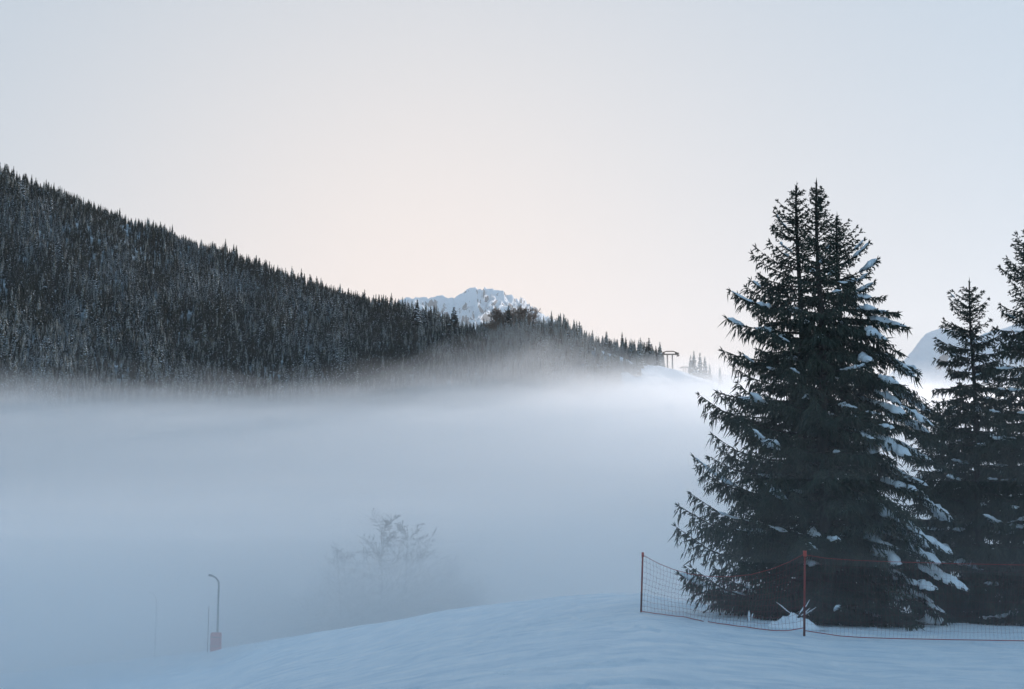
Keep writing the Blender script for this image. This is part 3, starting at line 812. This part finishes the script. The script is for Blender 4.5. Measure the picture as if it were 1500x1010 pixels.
# ------------------------------------------------------------------ safety net
def safety_net():
    A = ground_hit(938.5, 898); B = ground_hit(1177.5, 932)
    Bt = P(1179, 809, B[1]); At = P(941.5, 811, A[1])
    root = empty('safety_net', (float(B[0]), float(B[1]), float(B[2])))
    tag(root, 'sagging red ski safety net on two red poles in front of the big spruces', 'net')
    o0 = B.copy()
    def loc(p): return np.array(p) - o0
    def pole(a, t, r):
        a = np.array(a) - np.array([0, 0, .25])
        mid = a + (t - a) * .42
        p = obj('pole', tube_mesh('pole', [loc(a), loc(mid), loc(t)], r, M['red_pole'], 10), root)
        obj('pole_foot', tube_mesh('pole_foot', [loc(a), loc(mid)], r * 1.12, M['pole_sleeve'], 10), p)
        return p
    pl = pole(A, At, .024)
    obj('cap', tube_mesh('cap', [loc(At - np.array([0, 0, .10])), loc(At + np.array([0, 0, .03]))], .034, M['pole_cap'], 10), pl)
    pr = pole(B, Bt, .024)
    obj('cap', tube_mesh('cap', [loc(Bt - np.array([0, 0, .10])), loc(Bt + np.array([0, 0, .03]))], .042, M['pole_cap'], 10), pr)
    def panel(a0, a1, top, bot, nv, nh, flip=1, seed=0):
        """a0,a1: ground plan ends; top/bot: functions u -> 3-D point"""
        g = np.random.default_rng(seed)
        threads = []
        us = np.linspace(0.0, 1, nv + 1)
        for u in us[1:-1]:
            pa, pb = top(u), bot(u)
            pts = []
            for k in np.linspace(0, 1, 7):
                p = pa * (1 - k) + pb * k
                w = math.sin(math.pi * k)
                p = p + np.array([.06 * w * math.sin(u * 9 + k * 3 + seed), .05 * w * math.cos(u * 7 + seed), 0])
                pts.append(p)
            threads.append(pts)
        for k in np.linspace(0, 1, nh + 1)[1:-1]:
            pts = []
            for u in np.linspace(0, 1, nv // 2 + 1):
                p = top(u) * (1 - k) + bot(u) * k
                w = math.sin(math.pi * k)
                p = p + np.array([.06 * w * math.sin(u * 9 + k * 3 + seed), .05 * w * math.cos(u * 7 + seed), .012 * math.sin(u * 60 + k * 40)])
                pts.append(p)
            threads.append(pts)
        V = []; Fq = []
        r = .003 if seed == 1 else .0018
        for pts in threads:
            for i_ in range(len(pts) - 1):
                p, q = pts[i_], pts[i_ + 1]; d = q - p; d = d / (np.linalg.norm(d) + 1e-9)
                a = np.cross(d, [0.1, 1, 0.05]); a /= np.linalg.norm(a); b = np.cross(d, a); bb = len(V)
                for e_ in (p, q):
                    for kk in range(3):
                        w = kk * 2.0944; V.append(loc(e_) + (a * math.cos(w) + b * math.sin(w)) * r)
                for kk in range(3):
                    Fq.append([bb + kk, bb + (kk + 1) % 3, bb + 3 + (kk + 1) % 3, bb + 3 + kk])
        o = obj('netting', make_mesh('netting', np.array(V), np.array(Fq), [M['red_net']]), root); o['kind'] = 'stuff'
        uu = np.linspace(0, 1, 60)
        obj('top_rope', tube_mesh('top_rope', [loc(top(u)) for u in uu], .0075, M['rope'], 6), root)
        obj('bottom_rope', tube_mesh('bottom_rope', [loc(bot(u)) for u in uu], .011, M['rope'], 6), root)
    # left panel
    TX = np.array([0, .12, .25, .4, .55, .7, .85, 1.0])
    def mk(rowsx, rows, dlo, dhi):
        rowsx = np.array(rowsx, float); rows = np.array(rows, float)
        def fn(u):
            px = rowsx[0] + (rowsx[-1] - rowsx[0]) * u
            d = 1 / ((1 - u) / dlo + u / dhi)
            p = P(px, float(np.interp(px, rowsx, rows)), d); p[2] = max(p[2], float(ground_z(p[0], p[1])) + .03)
            return p
        return fn
    sx = [941, 965, 985, 1010, 1040, 1070, 1100, 1130, 1155, 1178]
    top = mk(sx, [813, 826, 834, 841, 845, 845, 842, 834, 824, 812], A[1], B[1])
    bot_rows = []
    bx = [938.5, 965, 985, 1010, 1040, 1070, 1100, 1130, 1155, 1178]
    bot = mk(bx, [897.5, 900, 904, 910, 917, 921, 923.5, 924.5, 924, 920], A[1], B[1])
    panel(A, B, top, bot, 46, 10, seed=1)
    # right panel, running on past the edge of the frame to a third pole
    C = P(1640, 941, 33.0); C[2] = float(ground_z(C[0], C[1])); Ct = C + np.array([0, 0, Bt[2] - B[2]])
    pc_ = pole(C, Ct, .024)
    obj('cap', tube_mesh('cap', [loc(Ct - np.array([0, 0, .10])), loc(Ct + np.array([0, 0, .03]))], .042, M['pole_cap'], 10), pc_)
    top2 = mk([1179, 1210, 1250, 1300, 1400, 1500, 1640], [813, 818, 821, 823, 826, 828, 822], B[1], C[1])
    bot2 = mk([1178, 1230, 1260, 1300, 1400, 1500, 1640], [924, 932, 934, 935.5, 937.5, 939, 939], B[1], C[1])
    panel(B, C, top2, bot2, 78, 10, seed=2)
safety_net()

# ------------------------------------------------------------------ snow heap and twigs by the net
def snow_heap():
    g0 = ground_hit(1165, 926); Y = g0[1] + 2.0
    c = P(1163, 912, Y); gz = float(ground_z(c[0], Y))
    n = 28; V = []
    for i in range(n):
        for j in range(n):
            u = (i / (n - 1) - .5) * 2; w = (j / (n - 1) - .5) * 2
            x = u * .72; y = w * .6
            h = .36 * max(0, 1 - (u * u * 1.1 + w * w)) ** 1.1 * (1 + 1.3 * float(fbm(u * 2.1 + 4, w * 2.1, 12, 4)) - .25 * u)
            V.append((x, y, h - .06))
    F4 = [[i * n + j, (i + 1) * n + j, (i + 1) * n + j + 1, i * n + j + 1] for i in range(n - 1) for j in range(n - 1)]
    o = obj('snow_heap', make_mesh('snow_heap', np.array(V), np.array(F4), [M['snow']], smooth=True), loc=(float(c[0]), float(Y), gz))
    tag(o, 'small heap of snow behind the net at the foot of the right red pole', 'snow heap')
    # snow covered twigs sticking out of it
    tm = empty('snowy_branch', (float(c[0]) + .05, float(Y) - .1, gz + .2)); tag(tm, 'dead branch with snow-covered twigs sticking out of the snow heap', 'branch')
    g = np.random.default_rng(3)
    for k in range(11):
        a = g.uniform(-.5, 1.0) + (0 if k else 1.2); ln = g.uniform(.35, .75)
        d = np.array([math.cos(a) * g.choice([-1, 1], p=[.3, .7]), g.uniform(-.2, .2), math.sin(abs(a)) * .9 + .12]); d /= np.linalg.norm(d)
        pts = [d * ln * t + np.array([0, 0, .12 * t * t + g.uniform(-.015, .015)]) for t in np.linspace(0, 1, 6)]
        tw = obj('twig', tube_mesh('twig', pts, [.012 * (1 - .7 * t) for t in np.linspace(0, 1, 6)], M['grey_twig'], 5), tm)
        if k % 2 == 0:
            obj('snow_clump', tube_mesh('snow_clump', [p + np.array([0, 0, .018]) for p in pts[1:5]], [.008, .017, .015, .006], M['snow'], 6), tw)
snow_heap()

def snow_tuft(px, row, h_px, Y, label):
    p = P(px, row, Y); gz = float(ground_z(p[0], Y)); h = h_px * Y / F
    root = empty('snowy_shrub', (float(p[0]), Y, gz)); tag(root, label, 'shrub')
    g = np.random.default_rng(int(px))
    for k in range(9):
        a = g.uniform(0, 6.28); d = np.array([math.cos(a) * .35, math.sin(a) * .35, 1.0]); d /= np.linalg.norm(d); ln = h * g.uniform(.5, 1.05)
        pts = [d * ln * t + np.array([0, 0, -.05]) for t in np.linspace(0, 1, 5)]
        obj('stem', tube_mesh('stem', pts, [.02, .026, .024, .018, .006], M['snow'] if k % 3 else M['grey_twig'], 6), root)
snow_tuft(1098, 905, 20, 37.5, 'little snow-crusted shrub poking up under the lowest spruce boughs, behind the net')

# ------------------------------------------------------------------ hooked poles in the fog
def hooked_pole(px, base_row, top_row, label, with_mat, hook=12, Y=None):
    p = ground_hit(px, base_row) if Y is None else P(px, base_row, Y)
    Y = float(p[1]); m_px = Y / F; h = (base_row - top_row) * m_px
    root = empty('hooked_pole', tuple(map(float, p))); tag(root, label, 'pole')
    w = hook * m_px
    obj('post', tube_mesh('post', [(0, 0, -.6), (0, 0, h * .86)], [.075, .06], M['steel'], 10), root)
    obj('arm', tube_mesh('arm', [(0, 0, h * .85), (-.02, 0, h * .91), (-w * .4, 0, h * .965), (-w, 0, h)], [.06, .06, .055, .05], M['steel'], 10), root)
    obj('nozzle', tube_mesh('nozzle', [(-w * .9, 0, h * .995), (-w * 1.25, 0, h * 1.0)], [.085, .07], M['steel'], 10), root)
    return p
bp_ = hooked_pole(318, 947, 846, 'taller pole with a bent top standing behind a red mat in the fog', True)
hooked_pole(226, 985, 872, 'fainter pole with a bent top farther left and deeper in the fog', False, hook=10, Y=112.0)

def crash_mat(p):
    Y = float(p[1]) - .6; m_px = Y / F
    c = P(316, 947, Y); gz = float(ground_z(c[0], Y))
    root = empty('crash_mat', (float(c[0]), Y, gz)); tag(root, 'faded red crash mat wrapped round the foot of the hooked pole', 'mat')
    w = 15 * m_px; h = 25 * m_px; n = 10
    V = []; Fq = []
    # a rounded padded block: body profile lathe-like box with bulging sides
    ring = []
    for k in range(20):
        a = 2 * math.pi * k / 20
        ring.append((math.copysign(abs(math.cos(a)) ** .5, math.cos(a)) * w / 2, math.copysign(abs(math.sin(a)) ** .5, math.sin(a)) * w * .32))
    zs = [-.25, 0, .1, h * .45, h * .5, h * .55, h * .92, h]
    sc_ = [1, 1, 1.06, 1.04, .97, 1.04, 1.02, .86]
    for z_, s_ in zip(zs, sc_):
        for (x, y) in ring: V.append((x * s_, y * s_, z_))
    for i in range(len(zs) - 1):
        for k in range(20): Fq.append([i * 20 + k, i * 20 + (k + 1) % 20, (i + 1) * 20 + (k + 1) % 20, (i + 1) * 20 + k])
    V.append((0, 0, h * 1.01)); c_ = len(V) - 1
    tr = [[c_, (len(zs) - 1) * 20 + k, (len(zs) - 1) * 20 + (k + 1) % 20] for k in range(20)]
    obj('pad', make_mesh('pad', np.array(V), [np.array(Fq), np.array(tr)], [M['mat_red']], smooth=True), root)
    for z_ in (.25, .75):
        obj('strap', tube_mesh('strap', [(x * 1.07, y * 1.07, h * z_) for (x, y) in ring + ring[:1]], .02, M['steel'], 5, caps=False), root)
    s = P(304, 947, Y)
    st = obj('marker_stake', tube_mesh('marker_stake', [(0, 0, -.3), (.02, 0, 66 * m_px)], [.022, .018], M['pole_sleeve'], 8), loc=(float(s[0]), Y, float(ground_z(s[0], Y))))
    tag(st, 'thin bare stake standing just left of the red mat in the fog', 'stake')
crash_mat(bp_)

# ------------------------------------------------------------------ bare trees and shrubs in the fog
def leader_tree_mesh(name, seed, mat, forks=1, thick=0.0034, low=0.25):
    """bare broadleaf one unit high: a straight leader (or two) with side limbs that carry finer twigs"""
    g = np.random.default_rng(seed); segs = []
    def limb(p, d, ln, r, lev):
        n = 5
        for i in range(n):
            q = p + d * ln / n
            segs.append((p, q, r * (1 - .7 * i / n)))
            p = q; d = d + g.normal(0, .10, 3) + np.array([0, 0, .05]); d /= np.linalg.norm(d)
            if lev < 3:
                for _ in range(2 if lev < 2 else 1):
                    if g.random() < .8:
                        a = g.normal(0, 1, 3); a -= a.dot(d) * d; a /= np.linalg.norm(a)
                        nd = d * .6 + a * .75; nd /= np.linalg.norm(nd)
                        limb(p, nd, ln * g.uniform(.35, .55) * (1 - .5 * i / n), r * .5, lev + 1)
    for fk in range(forks):
        x0 = (fk - (forks - 1) / 2) * .05; lean = g.normal(0, .04, 2); n = 22; p = np.array([x0, 0, -.05])
        top = 1.0 - .1 * fk
        for i in range(n):
            q = np.array([x0 + lean[0] * i / n + g.normal(0, .004), lean[1] * i / n, -.05 + (top + .05) * (i + 1) / n])
            segs.append((p, q, .011 * (1 - .85 * i / n))); p = q
            t = (i + 1) / n
            if t > low and i < n - 1:
                for _ in range(2):
                    az = g.uniform(0, 6.28); up = g.uniform(.45, 1.1)
                    d = np.array([math.cos(az), math.sin(az), up]); d /= np.linalg.norm(d)
                    limb(p, d, (.46 * (1 - t) ** .7 + .06) * g.uniform(.6, 1.15), .005 * (1.1 - t), 1)
    o = np.array([q[0] for q in segs]); e = np.array([q[1] for q in segs]); r = np.array([max(q[2], thick * .35) for q in segs])
    d = e - o; u = d / (np.linalg.norm(d, axis=1, keepdims=True) + 1e-9)
    ref = np.where(np.abs(u[:, 2:3]) > 0.9, np.array([[1.0, 0, 0]]), np.array([[0, 0, 1.0]]))
    a = np.cross(u, ref); a /= np.linalg.norm(a, axis=1, keepdims=True); b = np.cross(u, a)
    V = []
    for P_, rr in ((o, r), (e, r * .85)):
        for k in range(3):
            w = k * 2.0944; V.append(P_ + (a * math.cos(w) + b * math.sin(w)) * rr[:, None])
    v = np.stack(V, 1).reshape(-1, 3); base = (np.arange(len(o)) * 6)[:, None]
    f = np.concatenate([np.concatenate([base + k, base + (k + 1) % 3, base + 3 + (k + 1) % 3, base + 3 + k], 1) for k in range(3)], 0)
    return make_mesh(name, v, f, [mat])
near_twigs = [leader_tree_mesh('bare_tree_shape', 71 + k, M['grey_twig'], low=.22) for k in range(3)]
shrub_twigs = [leader_tree_mesh('shrub_shape', 81 + k, M['frost_twig'], forks=3, thick=.003, low=.1) for k in range(3)]
def in_fog():
    g = np.random.default_rng(8)
    def put(name, me, px, Y, top_row, wide, lb, cat, rot, gr=None):
        q = P(px, top_row, Y); gz = float(ground_z(q[0], Y)); h = q[2] - gz
        o = obj(name, me, loc=(float(q[0]), Y, gz)); o.scale = (h * wide, h * wide, h); o.rotation_euler = (0, 0, rot)
        tag(o, lb, cat, gr)
    put('bare_tree', near_twigs[0], 560, 114, 764, 1.1, 'bare leafless tree fading into the fog, left of the closest pair', 'tree', 0.4)
    put('bare_tree', near_twigs[1], 592, 116, 772, 1.05, 'bare leafless tree fading into the fog, right of the closest pair', 'tree', 2.2)
    put('bare_tree', near_twigs[2], 505, 114, 808, 1.2, 'small leaning bare tree left of the foggy pair of trees', 'tree', 1.0)
    for i, (px, t, Y, w) in enumerate([(478, 850, 116, 1.5), (530, 856, 110, 1.6), (575, 862, 106, 1.7), (612, 852, 108, 1.5), (650, 822, 114, 1.3), (676, 846, 112, 1.4), (370, 836, 130, 1.4), (420, 864, 122, 1.6)]):
        lbs = ['leafless shrub at the far left of the foggy thicket', 'leafless shrub below the small leaning bare tree', 'dense low shrub at the foot of the foggy pair of trees',
               'low shrub just right of the foggy pair of trees', 'taller rounded shrub near the right end of the foggy thicket', 'last shrub at the right end of the foggy thicket',
               'very faint round shrub between the hooked pole and the thicket', 'very faint low shrub nearer the thicket than the hooked pole']
        put('shrub', shrub_twigs[i % 3], px, Y, t, w, lbs[i], 'shrub', g.uniform(0, 6.28))
in_fog()

# ------------------------------------------------------------------ fog and haze
def fog_body(name, xs, ys, top, bottom, mat, label):
    X, Y = np.meshgrid(xs, ys)
    Z = top(X, Y)
    Z = np.maximum(Z, bottom + 0.5)
    ny, nx = X.shape
    vt = np.stack([X, Y, Z], -1).reshape(-1, 3); vb = np.stack([X, Y, np.full_like(Z, bottom)], -1).reshape(-1, 3)
    v = np.concatenate([vt, vb]); nb = ny * nx
    i = (np.arange(ny - 1)[:, None] * nx + np.arange(nx - 1)[None, :]).ravel()
    ft = np.stack([i, i + 1, i + nx + 1, i + nx], 1)
    fb = ft[:, ::-1] + nb
    sides = []
    for a in range(nx - 1): sides.append([a + nb, a + 1 + nb, a + 1, a])
    for a in range(nx - 1):
        k = (ny - 1) * nx + a; sides.append([k, k + 1, k + 1 + nb, k + nb])
    for r0 in range(ny - 1):
        k = r0 * nx; sides.append([k, k + nx, k + nx + nb, k + nb])
        k = r0 * nx + nx - 1; sides.append([k + nb, k + nx + nb, k + nx, k])
    o = obj(name, make_mesh(name, v, [ft, fb, np.array(sides)], [mat], smooth=False))
    tag(o, label, 'fog', 'fog layers over the valley', 'stuff')
    return o

# the bank in front of the hill: its top climbs slightly away from the camera
def slope_top(row_fn, noise, seed, y0, ramp_len):
    def fn(X, Y):
        px = 750 + F * X / Y
        e = (ROW_H - row_fn(px)) / F
        z = EYE + Y * e + noise * fbm(X / 30, Y / 45, seed, 5)
        k = sstep((Y - y0) / ramp_len)
        return VALLEY - 1 + (z - VALLEY + 1) * k
    return fn
xs = np.linspace(-420, 620, 160); ys = np.linspace(215, 720, 66)
BANK = [  # row offset, density
    (10, 0.0040), (3, 0.0035), (-4, 0.0028), (-11, 0.002), (-19, 0.0014), (-28, 0.0008), (-40, 0.0004)]
rowbase = lambda px: np.interp(px, [-200, 0, 300, 420, 560, 700, 850, 950, 1100, 1400], [592, 594, 598, 600, 594, 586, 578, 572, 575, 590])
for k, (off, den) in enumerate(BANK):
    fog_body('fog_bank', xs, ys, slope_top(lambda px, off=off: rowbase(px) + off, 6.5 + 1.6 * k, 300 + 7 * k, 220, 90), VALLEY - 2 - .3 * k,
             fog_mat('fog %d' % k, den, (0.9992, 0.9996, 1.0)), 'thick pale fog bank filling the valley below the wooded hill')
# thin mist drifting up over the knoll
mistrow = lambda px: np.interp(px, [300, 500, 650, 800, 950, 1100, 1300, 1500], [600, 575, 520, 492, 535, 575, 600, 610])
for k, (off, den) in enumerate([(-18, 0.0003), (-4, 0.0006), (10, 0.0007), (24, 0.0009), (38, 0.0010), (52, 0.0012), (66, 0.0015)]):
    fog_body('mist', np.linspace(-190, 420, 100), np.linspace(380, 700, 40),
             slope_top(lambda px, off=off: mistrow(px) + off, 16.0, 400 + 7 * k, 380, 60), VALLEY - 3.5 - .3 * k,
             fog_mat('mist %d' % k, den, (0.9992, 0.9996, 1.0)), 'thin mist drifting up over the right knoll')
# low fog just beyond the crest of the piste
def near_top(h, y0, seed):
    def fn(X, Y):
        k = sstep((Y - y0) / 45)
        return (VALLEY - 1) * (1 - k) + (EYE + h + 1.2 * fbm(X / 14, Y / 16, seed, 4)) * k
    return fn
xn = np.linspace(-160, 160, 90)
for k, (h, den, y0) in enumerate([(-0.6, 0.0013, -30), (0.3, 0.0012, -30), (1.2, 0.0010, -30), (2.2, 0.0009, -30), (3.4, 0.0007, -30), (4.8, 0.0005, -30), (-2.0, 0.022, 40), (-0.5, 0.013, 42), (1.5, 0.010, 44), (3.8, 0.006, 48), (7.0, 0.003, 54), (14.0, 0.0032, 110)]):
    fog_body('low_fog', xn, np.linspace(max(y0 - 4, 8), 335, 64), near_top(h, y0, 500 + 9 * k), VALLEY - 2.2 - .3 * k, fog_mat('low fog %d' % k, den, (0.995, 0.998, 1.0)), 'low bluish fog lying just beyond the crest of the snow slope')

# air over the whole place
hz = box_mesh('haze', [((0, 5600, 960), 16000, 14400, 2040)], fog_mat('haze', 3e-5, (0.97, 0.98, 1.0), 0.4))
tag(obj('haze', hz), 'clear pale winter air', 'haze', kind='stuff')
